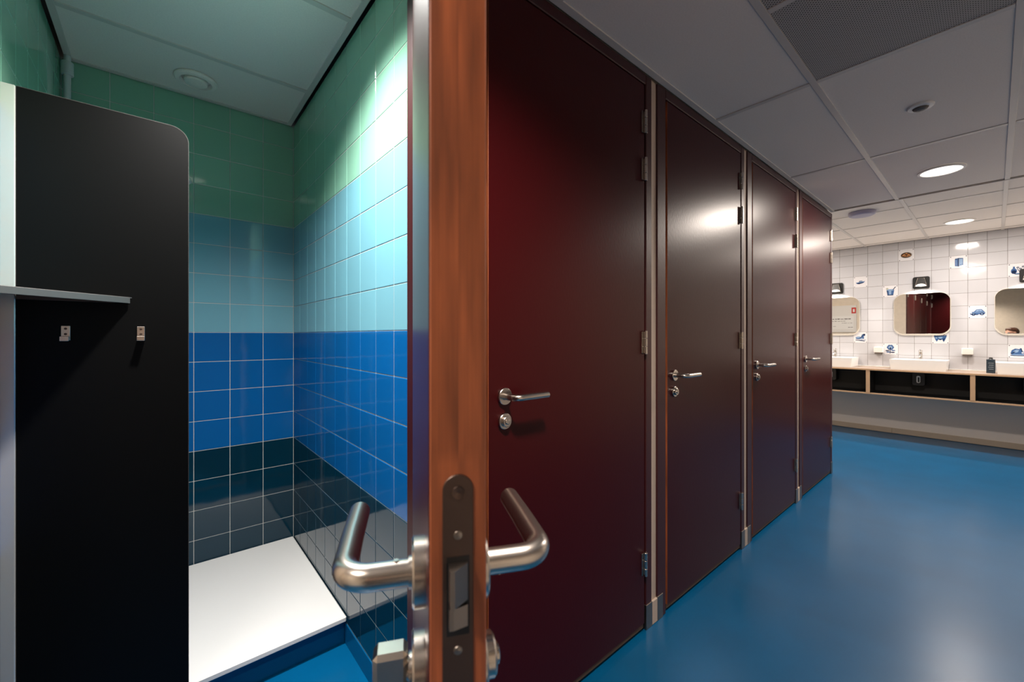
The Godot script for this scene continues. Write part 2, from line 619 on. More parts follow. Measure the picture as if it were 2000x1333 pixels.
func motif(which: String) -> ImageTexture:
	ink = Image.create(96, 96, false, Image.FORMAT_RGB8)
	ink.fill(Color8(246, 246, 248))
	var dk := Color8(30, 48, 82)
	var md := Color8(72, 108, 160)
	var lt := Color8(150, 182, 218)
	var wt := Color8(240, 244, 250)
	for cx in [7, 89]:
		for cy in [7, 89]:
			fill_oval(cx, cy, 3.5, 3.5, Color8(120, 122, 132))
	match which:
		"food_plate":
			fill_oval(48, 50, 34, 24, Color8(150, 140, 130))
			fill_oval(46, 49, 30, 20, Color8(70, 48, 34))
			for q in [[34, 44], [48, 38], [60, 46], [40, 56], [55, 58], [28, 52], [66, 55]]:
				fill_oval(q[0], q[1], 8, 5, Color8(176, 112, 62))
				fill_oval(q[0] + 2, q[1] - 2, 4, 2, Color8(228, 176, 120))
		"boat":
			fill_poly([Vector2(16, 52), Vector2(78, 42), Vector2(70, 56), Vector2(40, 66), Vector2(24, 64)], md)
			fill_poly([Vector2(20, 58), Vector2(70, 52), Vector2(60, 60), Vector2(36, 67)], dk)
			fill_poly([Vector2(36, 48), Vector2(42, 38), Vector2(58, 38), Vector2(62, 45)], dk)
			fill_poly([Vector2(42, 47), Vector2(46, 41), Vector2(56, 41), Vector2(58, 45)], lt)
			stroke(Vector2(22, 53), Vector2(74, 45), 3, lt)
		"cup":
			fill_poly([Vector2(24, 36), Vector2(72, 36), Vector2(66, 82), Vector2(30, 82)], md)
			fill_oval(48, 36, 24, 7, lt)
			fill_poly([Vector2(38, 44), Vector2(54, 44), Vector2(52, 74), Vector2(40, 74)], lt)
			stroke(Vector2(26, 40), Vector2(32, 80), 4, dk)
			stroke(Vector2(64, 36), Vector2(80, 12), 5, dk)
			fill_oval(28, 26, 8, 8, Color8(196, 196, 176))
			stroke(Vector2(30, 80), Vector2(66, 80), 5, dk)
		"carton":
			fill_poly([Vector2(30, 22), Vector2(48, 16), Vector2(72, 20), Vector2(72, 74), Vector2(48, 82), Vector2(30, 78)], lt)
			fill_poly([Vector2(30, 24), Vector2(48, 20), Vector2(48, 82), Vector2(30, 78)], md)
			stroke(Vector2(48, 20), Vector2(48, 82), 5, dk)
			stroke(Vector2(30, 24), Vector2(72, 22), 4, dk)
			stroke(Vector2(71, 22), Vector2(71, 74), 3, md)
			stroke(Vector2(36, 32), Vector2(36, 72), 3, lt)
			stroke(Vector2(56, 72), Vector2(70, 66), 3, md)
		"vases":
			fill_oval(28, 54, 14, 20, md)
			fill_oval(28, 60, 11, 12, dk)
			stroke(Vector2(28, 38), Vector2(28, 22), 8, md)
			for q in [[46, 30], [58, 40], [70, 26], [84, 30], [78, 44]]:
				fill_oval(q[0], q[1], 6, 6, dk)
				fill_oval(q[0], q[1], 2.5, 2.5, wt)
			stroke(Vector2(44, 40), Vector2(58, 66), 3, dk)
			stroke(Vector2(62, 48), Vector2(56, 68), 3, md)
			stroke(Vector2(76, 40), Vector2(68, 66), 3, md)
			fill_oval(52, 74, 22, 6, dk)
			fill_oval(52, 72, 18, 4, lt)
		"car":
			fill_poly([Vector2(10, 58), Vector2(20, 48), Vector2(30, 46), Vector2(42, 30), Vector2(68, 28), Vector2(80, 44), Vector2(86, 52), Vector2(84, 66), Vector2(14, 68)], md)
			fill_poly([Vector2(36, 46), Vector2(44, 34), Vector2(54, 33), Vector2(54, 45)], lt)
			fill_poly([Vector2(57, 45), Vector2(57, 33), Vector2(67, 32), Vector2(74, 43)], lt)
			stroke(Vector2(16, 54), Vector2(84, 52), 3, lt)
			for q in [[28, 66], [70, 64]]:
				fill_oval(q[0], q[1], 10, 10, dk)
				fill_oval(q[0], q[1], 5, 5, lt)
			stroke(Vector2(12, 66), Vector2(52, 70), 4, dk)
			fill_oval(17, 56, 4, 4, wt)
		"crest":
			for q in 7:
				var a := -0.9 + 0.3 * q
				stroke(Vector2(48 + sin(a) * 22, 46 - cos(a) * 8), Vector2(48 + sin(a) * 42, 46 - cos(a) * 28), 5, dk)
			fill_poly([Vector2(12, 34), Vector2(84, 34), Vector2(74, 66), Vector2(66, 82), Vector2(58, 62), Vector2(38, 62), Vector2(28, 80), Vector2(20, 62)], md)
			fill_poly([Vector2(34, 44), Vector2(48, 40), Vector2(62, 44), Vector2(54, 56), Vector2(42, 56)], lt)
			fill_oval(48, 62, 8, 5, dk)
			fill_poly([Vector2(62, 60), Vector2(72, 50), Vector2(66, 80)], dk)
			fill_oval(26, 50, 6, 6, lt)
		"bird":
			fill_oval(34, 52, 20, 12, md)
			fill_oval(30, 48, 14, 6, lt)
			fill_poly([Vector2(46, 60), Vector2(58, 22), Vector2(76, 16), Vector2(80, 30), Vector2(70, 38), Vector2(72, 60)], md)
			fill_oval(72, 24, 8, 8, dk)
			stroke(Vector2(50, 56), Vector2(62, 30), 4, dk)
			stroke(Vector2(14, 70), Vector2(76, 80), 6, dk)
			stroke(Vector2(40, 72), Vector2(84, 70), 4, md)
			fill_oval(56, 58, 7, 7, lt)
		"flower":
			for q in 6:
				var a := TAU * q / 6
				fill_oval(48 + cos(a) * 13, 34 + sin(a) * 13, 10, 10, md)
			fill_oval(48, 34, 12, 12, lt)
			fill_oval(48, 42, 5, 8, dk)
			stroke(Vector2(48, 46), Vector2(46, 86), 5, dk)
			fill_oval(30, 62, 13, 5, dk)
			fill_oval(66, 60, 13, 5, md)
			fill_oval(34, 74, 12, 5, md)
			fill_oval(62, 76, 14, 5, dk)
		"shoe":
			fill_poly([Vector2(12, 64), Vector2(18, 40), Vector2(34, 28), Vector2(52, 32), Vector2(60, 24), Vector2(64, 46), Vector2(84, 58), Vector2(82, 68), Vector2(20, 72)], md)
			fill_poly([Vector2(26, 46), Vector2(40, 36), Vector2(52, 40), Vector2(46, 54), Vector2(30, 60)], lt)
			stroke(Vector2(14, 66), Vector2(34, 52), 5, dk)
			stroke(Vector2(60, 26), Vector2(66, 50), 4, dk)
			fill_oval(48, 76, 38, 6, dk)
			fill_oval(48, 73, 32, 4, lt)
			fill_oval(68, 58, 6, 5, wt)
	return ImageTexture.create_from_image(ink)

# ---- ceilings
func panel_grid(c: Node3D, y: float, xs: Array, zs: Array, left_out: Array = []) -> void:
	for i in xs.size() - 1:
		for j in zs.size() - 1:
			if left_out.has(Vector2i(i, j)):
				continue
			box("ceiling_panel", c, xs[i] + 0.010, xs[i + 1] - 0.010, y + 0.005, y + 0.022, zs[j] + 0.010, zs[j + 1] - 0.010, "ceiling_panel", 0.002)

func build_ceilings() -> void:
	# corridor
	var c := structure("ceiling_corridor", "suspended corridor ceiling of large grey white panels in a metal grid", "ceiling")
	box("deck", c, -1.6, 4.664, 2.44, 2.62, -1.4, 1.0, "concrete", 0.0)
	var y := 2.395
	var zs := [-1.12, -0.645, -0.06, 0.525, 0.965]
	var xs := [-1.5, -1.38, -0.18, 1.02, 2.22, 3.435, 4.632]
	panel_grid(c, y, xs, zs, [Vector2i(3, 2)])
	for zz in [-0.645, -0.06, 0.525]:
		box("grid_bar", c, -1.5, 4.644, y, y + 0.012, zz - 0.0125, zz + 0.0125, "grid_bar", 0.0006)
	for xx in [-1.38, -0.18, 1.02, 2.22, 3.435]:
		for j in 4:
			box("grid_bar", c, xx - 0.0125, xx + 0.0125, y + 0.0004, y + 0.012, zs[j] + 0.0135, zs[j + 1] - 0.0135, "grid_bar", 0.0006)
	box("grid_bar", c, 1.612 - 0.0125, 1.612 + 0.0125, y + 0.0004, y + 0.012, -0.0465, 0.5115, "grid_bar", 0.0006)
	for e in [[1.0325, 1.5995], [1.6245, 2.2075]]:
		var st := start()
		var x0: float = e[0]
		var x1: float = e[1]
		var pts := [V(x0, y + 0.004, -0.0465), V(x1, y + 0.004, -0.0465), V(x1, y + 0.004, 0.5115), V(x0, y + 0.004, 0.5115)]
		var uv := [Vector2(0, 0), Vector2(1, 0), Vector2(1, 1), Vector2(0, 1)]
		for f in [[0, 1, 2], [0, 2, 3]]:
			var o: Array = f
			if (pts[o[1]] - pts[o[0]]).cross(pts[o[2]] - pts[o[0]]).dot(Vector3.DOWN) > 0.0:
				o = [f[0], f[2], f[1]]
			for i in o:
				st.set_normal(Vector3.DOWN)
				st.set_uv(uv[i])
				st.add_vertex(pts[i])
		for i in 4:
			var a: Vector3 = pts[i]
			var b: Vector3 = pts[(i + 1) % 4]
			var mid: Vector3 = (pts[0] + pts[2]) / 2
			var n: Vector3 = ((a + b) / 2 - mid).normalized()
			quad(st, a, b, b + Vector3(0, 0.018, 0), a + Vector3(0, 0.018, 0), n)
		var vp := put("vent_panel", st.commit(), "perforated", c)
		vp.set_meta("label", "finely perforated metal ventilation panel")
	box("edge_trim", c, -1.5, 4.66, y, y + 0.012, 0.944, 0.972, "grid_bar", 0.001)
	box("edge_trim", c, 4.650, 4.664, y - 0.002, 2.47, -1.12, 0.972, "grid_bar", 0.001)
	# washbasin area
	c = structure("ceiling_basin", "bright suspended ceiling of white panels above the washbasins", "ceiling")
	box("deck", c, 4.62, 7.4, 2.51, 2.62, -1.4, 2.85, "concrete", 0.0)
	y = 2.465
	xs = [4.664, 5.30, 5.90, 6.50, 7.10, 7.24]
	zs = [-1.12, -0.66, -0.06, 0.536, 1.13, 1.73, 2.33, 2.75]
	panel_grid(c, y, xs, zs)
	for zz in [-0.66, -0.06, 0.536, 1.13, 1.73, 2.33]:
		box("grid_bar", c, 4.664, 7.24, y, y + 0.012, zz - 0.0125, zz + 0.0125, "grid_bar", 0.0006)
	for xx in [5.30, 5.90, 6.50, 7.10]:
		for j in zs.size() - 1:
			box("grid_bar", c, xx - 0.0125, xx + 0.0125, y + 0.0004, y + 0.012, zs[j] + 0.0135, zs[j + 1] - 0.0135, "grid_bar", 0.0006)
	# shower: panels stop short of the walls and leave a dark gap
	c = structure("ceiling_shower", "suspended shower ceiling of pale panels with dark gaps along the walls", "ceiling")
	box("deck", c, -1.6, 4.75, 2.6, 2.70, 1.0, 2.85, "concrete", 0.0)
	y = 2.464
	xs = [-0.30, 0.565]
	zs = [1.135, 1.59, 2.195, 2.60]
	panel_grid(c, y, xs, zs)
	for zz in [1.59, 2.195]:
		box("grid_bar", c, -0.29, 0.555, y + 0.0004, y + 0.012, zz - 0.0125, zz + 0.0125, "grid_bar", 0.0006)
	for e in [[-0.309, -0.286], [0.549, 0.572]]:
		box("edge_trim", c, e[0], e[1], y, y + 0.014, 1.135, 2.609, "grid_bar", 0.001)
	box("edge_trim", c, -0.286, 0.549, y, y + 0.014, 2.588, 2.609, "grid_bar", 0.001)

# ---- door frames
func build_frame(n: int) -> void:
	var dx := (n - 1) * PITCH
	var f := structure("door_frame_%d" % n, ["", "dark red wooden frame of the open shower cubicle", "dark red frame around the first closed door beside the open one", "dark red frame around the second closed door", "dark red frame around the third closed door", "dark red frame around the last closed door near the washbasins"][n], "door frame")
	var zb := 1.145
	box("jamb", f, 0.564 + dx, 0.609 + dx, 0.0, 2.394, 0.975, zb, "frame_red", 0.003)
	box("jamb", f, -0.374 + dx, -0.302 + dx, 0.0, 2.394, 0.975, zb, "frame_red", 0.003)
	box("head", f, -0.3015 + dx, 0.5635 + dx, 2.352, 2.394, 0.975, zb, "frame_red", 0.003)
	if n > 1:
		box("stop", f, -0.3015 + dx, -0.288 + dx, 0.0, 2.3515, 1.03, 1.06, "frame_red", 0.002)
		box("stop", f, 0.546 + dx, 0.5635 + dx, 0.0, 2.3515, 1.03, 1.06, "frame_red", 0.002)
	# steel shoes at the foot of each jamb
	for e in [[0.5625, 0.6105], [-0.3755, -0.330]]:
		var s := box("foot_plate", f, e[0] + dx, e[1] + dx, 0.0, 0.107, 0.9725, 1.0, "steel_dull", 0.001)
		s.set_meta("label", "dull steel plate wrapping the foot of the jamb")
	# threshold
	var th := box("threshold", f, -0.3015 + dx, 0.5635 + dx, 0.0, 0.008, 0.99, 1.05, "wood_raw", 0.002)
	th.set_meta("label", "low brown threshold strip")

# ==================================================================== doors
func lever_mesh() -> ArrayMesh:
	if meshes.has("lever"):
		return meshes["lever"]
	# starts at the rose face, comes out along +z, turns and runs along +x
	var st := start()
	var r := 0.0102
	var pts := [Vector3(0, 0, 0), Vector3(0, 0, 0.016), Vector3(0, 0, 0.030)]
	var br := 0.022
	for k in range(1, 11):
		var a := PI / 2 * k / 10
		pts.append(Vector3(br - br * cos(a), 0, 0.030 + br * sin(a)))
	pts.append(Vector3(0.07, 0, 0.0525))
	pts.append(Vector3(0.128, 0, 0.052))
	pts.append(Vector3(0.1305, 0, 0.052))
	var rad := []
	for i in pts.size():
		rad.append(r)
	rad[rad.size() - 1] = r - 0.002
	add_tube(st, pts, rad, 24)
	# grub screw under the neck
	add_tube(st, [Vector3(0, -r + 0.001, 0.012), Vector3(0, -r - 0.0008, 0.012)], 0.0022, 10)
	meshes["lever"] = st.commit()
	return meshes["lever"]

func rose_mesh() -> ArrayMesh:
	if not meshes.has("rose"):
		var st := start()
		add_lathe(st, [Vector2(0.026, 0), Vector2(0.026, 0.0085), Vector2(0.0245, 0.010), Vector2(0.012, 0.010), Vector2(0.012, 0.0125), Vector2(0.0, 0.0125)], 40, Basis(Vector3.RIGHT, PI / 2))
		meshes["rose"] = st.commit()
	return meshes["rose"]

func hinge_mesh() -> ArrayMesh:
	if not meshes.has("hinge"):
		var st := start()
		var prof := []
		for s in [[-0.05, -0.018], [-0.0168, 0.0168], [0.018, 0.05]]:
			prof = [Vector2(0.0, s[0]), Vector2(0.0068, s[0]), Vector2(0.0076, s[0] + 0.001), Vector2(0.0076, s[1] - 0.001), Vector2(0.0068, s[1]), Vector2(0.0, s[1])]
			add_lathe(st, prof, 20)
		add_cbox(st, Vector3(-0.010, 0, -0.008), Vector3(0.016, 0.092, 0.003), 0.0005)
		add_cbox(st, Vector3(0.010, 0, -0.008), Vector3(0.014, 0.092, 0.003), 0.0005)
		meshes["hinge"] = st.commit()
	return meshes["hinge"]

func cylinder_lock_mesh() -> ArrayMesh:
	# round rose with a raised turning button and a small coin slot hub
	if not meshes.has("lockrose"):
		var st := start()
		var b := Basis(Vector3.RIGHT, PI / 2)
		add_lathe(st, [Vector2(0.0245, 0), Vector2(0.0245, 0.008), Vector2(0.023, 0.0095), Vector2(0.0165, 0.0095), Vector2(0.0165, 0.016), Vector2(0.0145, 0.018), Vector2(0.008, 0.018)], 40, b)
		add_lathe(st, [Vector2(0.008, 0.018), Vector2(0.008, 0.021), Vector2(0.006, 0.022), Vector2(0.0, 0.022)], 24, b)
		meshes["lockrose"] = st.commit()
	return meshes["lockrose"]

func build_door(n: int) -> void:
	var dx := (n - 1) * PITCH
	var pivot := V(0.546 + dx, 0.0, 0.966)
	var label: String = ["", "open dark red cubicle door with its bare wooden edge and lock showing", "first closed dark red cubicle door, directly beyond the open door", "second closed dark red cubicle door after the open door", "third closed dark red cubicle door after the open door", "last closed dark red cubicle door at the washbasin end"][n]
	var d := thing("door_%d" % n, label, "door", pivot, "", "structure")
	var x0 := -0.288 + dx
	var x1 := 0.552 + dx
	var zf := 0.976
	var zb := 1.014
	var y0 := 0.034
	var y1 := 2.345
	box("leaf", d, x0 + 0.0012, x1, y0, y1, zf, zb, "door_red", 0.0015)
	var e := box("edge_lipping", d, x0, x0 + 0.0022, y0, y1, zf - 0.0002, zb - 0.0006, "door_wood", 0.0018)
	e.set_meta("label", "bare brown wooden edge of the leaf")
	var bt := box("bottom_edge", d, x0 + 0.002, x1 - 0.002, 0.014, y0, zf + 0.004, zb - 0.004, "wood_raw", 0.001)
	bt.set_meta("label", "raw wood strip along the bottom")
	var hx := x0 + 0.06
	var hy := 1.084
	# corridor side: lever points to the hinge, +x
	var out_ := node("handle", d, V(hx, hy, zf))
	put("rose", rose_mesh(), "steel", out_, V(hx, hy, zf))
	put("lever", lever_mesh(), "steel", out_, V(hx, hy, zf - 0.010))
	put("lock_rose", cylinder_lock_mesh(), "steel", d, V(hx, hy - 0.076, zf))
	if n == 1:
		var turn := Basis(Vector3.RIGHT, PI) # face the other way, lever still along +x
		var inn := node("handle", d, V(hx, hy, zb))
		put("rose", rose_mesh(), "steel", inn, V(hx, hy, zb), turn)
		put("lever", lever_mesh(), "steel", inn, V(hx, hy, zb + 0.010), turn)
		var tt := node("thumb_turn", d, V(hx, hy - 0.076, zb))
		put("rose", rose_mesh(), "steel", tt, V(hx, hy - 0.076, zb), turn)
		var st := start()
		add_cbox(st, Vector3(0, 0, -0.026), Vector3(0.020, 0.040, 0.026), 0.0035)
		add_tube(st, [Vector3(0, 0, -0.010), Vector3(0, 0, -0.016)], 0.008, 20)
		put("turn_knob", st.commit(), "steel", tt, V(hx, hy - 0.076, zb))
		# mortice lock plate let into the edge, seen end on
		var zc := (zf + zb) / 2
		var lp := node("lock_plate", d, V(x0, 1.06, zc))
		var ps := start()
		var b := Basis(Vector3(0, 0, -1), Vector3(0, 1, 0), Vector3(1, 0, 0)) # outline x -> Z, front towards ...
		b = Basis(Vector3(0, 0, 1), Vector3(0, 1, 0), Vector3(-1, 0, 0))
		add_prism(ps, rrect(0.0205, 0.235, 0.0102, 8), 0.003, 0.0005, b)
		put("plate", ps.commit(), "steel_dark", lp, V(x0 - 0.0010, 1.0605, zc))
		for yy in [1.166, 0.955]:
			var ss := start()
			add_lathe(ss, [Vector2(0.0045, 0.0), Vector2(0.0042, 0.0006), Vector2(0.002, 0.0003), Vector2(0.0, -0.0002)], 20, Basis(Vector3.BACK, PI / 2))
			put("screw", ss.commit(), "steel_dark", lp, V(x0 - 0.0012, yy, zc))
		for yy in [1.138, 1.062]:
			var ss := start()
			add_lathe(ss, [Vector2(0.0030, 0.0), Vector2(0.0027, 0.0005), Vector2(0.0, 0.0008)], 16, Basis(Vector3.BACK, PI / 2))
			put("rivet", ss.commit(), "steel_dull", lp, V(x0 - 0.0012, yy, zc))
		# latch pocket, bevelled latch bolt and its follower
		box("latch_pocket", lp, x0 - 0.00125, x0 - 0.0009, 1.072, 1.124, zc - 0.0075, zc + 0.0075, "black_mat", 0.0)
		for q in [[1.096, 1.120, 0.0115], [1.0785, 1.0925, 0.006]]:
			var ls := start()
			var h0: float = q[0]
			var h1: float = q[1]
			var out: float = q[2]
			# wedge: full throw on the cubicle side, flush on the corridor side
			var za := zc + 0.0062
			var zz := zc - 0.0062
			var A := [V(x0 - 0.001, h0, zz), V(x0 - 0.001, h0, za), V(x0 - out, h0, za), V(x0 - out, h0, za - 0.003), V(x0 - 0.003, h0, zz)]
			var B := []
			for p in A:
				B.append(p + Vector3(0, h1 - h0, 0))
			for i in range(1, 4):
				tri(ls, A[0], A[i], A[i + 1], Vector3.DOWN)
				tri(ls, B[0], B[i], B[i + 1], Vector3.UP)
			var mid: Vector3 = (A[0] + A[2]) / 2
			for i in 5:
				var j := (i + 1) % 5
				var ev: Vector3 = A[j] - A[i]
				var nn := Vector3(ev.z, 0, -ev.x).normalized()
				if nn.dot((A[i] + A[j]) / 2 - mid) < 0:
					nn = -nn
				quad(ls, A[i], A[j], B[j], B[i], nn)
			put("latch_bolt", ls.commit(), "steel_dull", lp)
	for hh in [2.181, 1.979, 1.240, 0.294]:
		put("hinge", hinge_mesh(), "steel", d, V(0.546 + dx, hh, 0.966))
	if n == 1:
		d.rotation.y = deg_to_rad(63.7)

# ==================================================================== lamps
func disc_glow(r: float) -> ArrayMesh:
	var key := "disc%.3f" % r
	if not meshes.has(key):
		var st := start()
		add_lathe(st, [Vector2(r, 0.0), Vector2(r * 0.98, -0.002), Vector2(0.0, -0.0025)], 48)
		meshes[key] = st.commit()
	return meshes[key]

func ceiling_light(x: float, y: float, z: float, e: float, shielded: bool, label: String) -> void:
	var t := thing("ceiling_light", label, "ceiling light", V(x, y, z), "round ceiling lights")
	var st := start()
	add_lathe(st, [Vector2(0.101, 0.0), Vector2(0.103, -0.006), Vector2(0.116, -0.004), Vector2(0.118, 0.004)], 64)
	put("trim_ring", st.commit(), "white_plastic", t, V(x, y, z))
	put("diffuser", disc_glow(0.102), "lamp_glow", t, V(x, y - 0.001, z))
	var l: Light3D
	if shielded:
		var sp := SpotLight3D.new()
		sp.light_size = 0.09
		sp.spot_angle = 73.0
		sp.spot_angle_attenuation = 0.8
		sp.spot_range = 20.0
		sp.spot_attenuation = 2.0
		l = sp
	else:
		var ar := AreaLight3D.new()
		ar.area_size = Vector2(0.17, 0.17)
		ar.area_range = 20.0
		l = ar
	l.name = "ceiling_lamp"
	l.light_energy = e
	l.light_color = Color8(255, 241, 228)
	l.shadow_enabled = true
	t.add_child(l)
	l.rotation.x = -PI / 2
	l.global_position = V(x, y - 0.010, z)

func shower_light() -> void:
	var x := 0.19
	var y := 2.464
	var z := 1.28
	var t := thing("ceiling_light", "round recessed downlight in the shower ceiling just inside the open door", "ceiling light", V(x, y, z), "round ceiling lights")
	var st := start()
	add_lathe(st, [Vector2(0.072, 0.0), Vector2(0.074, -0.005), Vector2(0.086, -0.003), Vector2(0.087, 0.004)], 48)
	put("trim_ring", st.commit(), "white_plastic", t, V(x, y, z))
	put("diffuser", disc_glow(0.073), "lamp_glow", t, V(x, y - 0.0005, z))
	var l := SpotLight3D.new()
	l.name = "shower_lamp"
	l.light_energy = 7.7
	l.light_color = Color8(255, 251, 246)
	l.light_size = 0.06
	l.spot_angle = 66.0
	l.spot_angle_attenuation = 1.0
	l.spot_range = 20.0
	l.spot_attenuation = 2.0
	l.shadow_enabled = true
	t.add_child(l)
	l.rotation.x = -PI / 2
	l.global_position = V(x, y - 0.012, z)

# ==================================================================== shower
func build_shower_things() -> void:
	# tray
	var tr := thing("shower_tray", "white shower tray with a thin front lip under the blue tiles", "shower tray", V(0.13, 0, 2.16))
	box("tray_top", tr, -0.3175, 0.5825, 0.100, 0.122, 1.72, 2.61, "tray_white", 0.004)
	box("riser", tr, -0.3175, 0.5825, 0.0, 0.0995, 1.75, 2.61, "vinyl_blue", 0.001)
	# screen
	var sc := thing("shower_screen", "tall black screen panel with rounded corner standing before the shower tray", "screen", V(-0.1, 0, 1.70))
	var st := start()
	var w0 := -0.291
	var w1 := 0.072
	var r := 0.045
	var outline := PackedVector2Array([Vector2(w0, 0.015), Vector2(w1, 0.015)])
	for k in 9:
		var a := PI / 2 * k / 8
		outline.append(Vector2(w1 - r + cos(a) * r, 1.938 - r + sin(a) * r))
	outline.append(Vector2(w0, 1.938))
	add_prism(st, outline, 0.012, 0.001)
	put("panel", st.commit(), "black_panel", sc, V(0, 0, 1.70))
	# thin bare edge of the board
	var es := start()
	var pts := []
	for i in range(1, outline.size()):
		pts.append(Vector3(outline[i].x, outline[i].y, -0.006))
	for i in pts.size() - 1:
		var a: Vector3 = pts[i]
		var b: Vector3 = pts[i + 1]
		var t := (b - a).normalized()
		var nn := Vector3(t.y, -t.x, 0)
		var o := nn * 0.0012
		var dz := Vector3(0, 0, 0.0052)
		quad(es, a + o - dz, b + o - dz, b + o + dz, a + o + dz, nn)
		quad(es, a + o + dz, b + o + dz, b + dz, a + dz, Vector3.BACK)
		quad(es, a + o - dz, b + o - dz, b - dz, a - dz, Vector3.FORWARD)
	var ed := put("edge", es.commit(), "black_edge", sc, V(0, 0, 1.70))
	ed.set_meta("label", "thin grey cut edge of the board")
	var pr := box("wall_profile", sc, -0.3188, -0.2915, 0.015, 1.9375, 1.694, 1.716, "white_lacquer", 0.002)
	pr.set_meta("label", "white upright profile fixing the screen to the wall")
	# corner shelf with a folded rim
	var sh := thing("corner_shelf", "triangular steel corner shelf on the black screen above the coat hooks", "shelf", V(-0.3, 1.37, 1.7))
	var y1 := 1.385
	var a2 := Vector2(-0.063, 1.697)
	var b2 := Vector2(-0.3205, 1.697)
	var c2 := Vector2(-0.3205, 1.425)
	st = start()
	var up := [V(a2.x, y1, a2.y), V(b2.x, y1, b2.y), V(c2.x, y1, c2.y)]
	var dn := []
	for p in up:
		dn.append(p + Vector3(0, -0.0025, 0))
	tri(st, up[0], up[1], up[2], Vector3.UP)
	tri(st, dn[0], dn[1], dn[2], Vector3.DOWN)
	for i in 3:
		var p: Vector3 = up[i]
		var q: Vector3 = up[(i + 1) % 3]
		var mid: Vector3 = (up[0] + up[1] + up[2]) / 3
		var ev := q - p
		var nn := Vector3(ev.z, 0, -ev.x).normalized()
		if nn.dot((p + q) / 2 - mid) < 0:
			nn = -nn
		quad(st, p, q, q + Vector3(0, -0.0025, 0), p + Vector3(0, -0.0025, 0), nn)
	put("shelf_plate", st.commit(), "steel_rough", sh)
	st = start()
	var pa := V(a2.x, y1 - 0.0095, a2.y)
	var pc := V(c2.x, y1 - 0.0095, c2.y)
	var dir := (pc - pa).normalized()
	var bas := Basis(dir, Vector3.UP, dir.cross(Vector3.UP))
	add_cbox(st, (pa + pc) / 2, Vector3((pc - pa).length() - 0.012, 0.018, 0.0025), 0.0006, bas)
	put("front_rim", st.commit(), "steel_rough", sh)
	st = start()
	add_cbox(st, V(-0.195, y1 - 0.0105, 1.6945), Vector3(0.19, 0.015, 0.003), 0.0005)
	put("wall_bracket", st.commit(), "steel_dark", sh)
	# coat hooks
	for q in [[-0.200, "flat steel coat hook on the black screen, the one below the middle of the shelf"], [-0.0425, "flat steel coat hook on the black screen, beyond the end of the shelf"]]:
		var hx: float = q[0]
		var hk := thing("coat_hook", q[1], "hook", V(hx, 1.275, 1.699), "coat hooks on the black screen")
		st = start()
		add_cbox(st, V(hx, 1.2755, 1.6977), Vector3(0.018, 0.043, 0.0028), 0.0006)
		put("back_plate", st.commit(), "steel", hk)
		st = start()
		add_cbox(st, V(hx, 1.2555, 1.685), Vector3(0.018, 0.003, 0.024), 0.0006)
		add_cbox(st, V(hx, 1.2610, 1.6735), Vector3(0.018, 0.013, 0.003), 0.0006)
		put("hook_arm", st.commit(), "steel", hk)
		for yy in [1.289, 1.274]:
			st = start()
			add_lathe(st, [Vector2(0.0032, 0.0), Vector2(0.0028, 0.0008), Vector2(0.0, 0.0010)], 14, Basis(Vector3.RIGHT, PI / 2))
			put("screw", st.commit(), "steel_dark", hk, V(hx, yy, 1.6963))
	# riser pipe in the corner
	var pp := thing("riser_pipe", "grey metal pipe with a coupling running up the shower corner to the ceiling", "pipe", V(-0.298, 0.122, 2.57))
	st = start()
	add_tube(st, [V(-0.298, 0.123, 2.572), V(-0.298, 2.478, 2.572)], 0.0115, 20)
	put("pipe", st.commit(), "grey_pipe", pp)
	st = start()
	add_lathe(st, [Vector2(0.0116, -0.024), Vector2(0.0185, -0.024), Vector2(0.0195, -0.022), Vector2(0.0195, 0.03), Vector2(0.0185, 0.032), Vector2(0.0116, 0.032)], 28)
	put("coupling", st.commit(), "grey_pipe", pp, V(-0.298, 2.405, 2.572))
	# shower head on the back wall, mostly behind the screen
	var hd := thing("shower_rose", "small chrome shower head on the back wall behind the black screen", "shower head", V(0.06, 2.02, 2.612))
	st = start()
	add_lathe(st, [Vector2(0.028, 0.0), Vector2(0.028, 0.006), Vector2(0.026, 0.008), Vector2(0.0, 0.008)], 32, Basis(Vector3.RIGHT, PI / 2))
	put("wall_flange", st.commit(), "chrome", hd, V(0.07, 2.035, 2.6145))
	st = start()
	add_tube(st, [V(0.07, 2.035, 2.61), V(0.075, 2.035, 2.57), V(0.082, 2.03, 2.54), V(0.09, 2.02, 2.515)], 0.009, 16)
	put("arm", st.commit(), "chrome", hd)
	st = start()
	add_lathe(st, [Vector2(0.0, 0.022), Vector2(0.012, 0.022), Vector2(0.026, 0.004), Vector2(0.027, -0.008), Vector2(0.024, -0.012), Vector2(0.0, -0.012)], 32, Basis(Vector3(1, 0, 0.3).normalized(), 0.7))
	put("spray_head", st.commit(), "white_plastic", hd, V(0.092, 2.01, 2.505))

# ==================================================================== washbasins
const CENTRES := [1.443, 0.595, -0.253, -1.101]

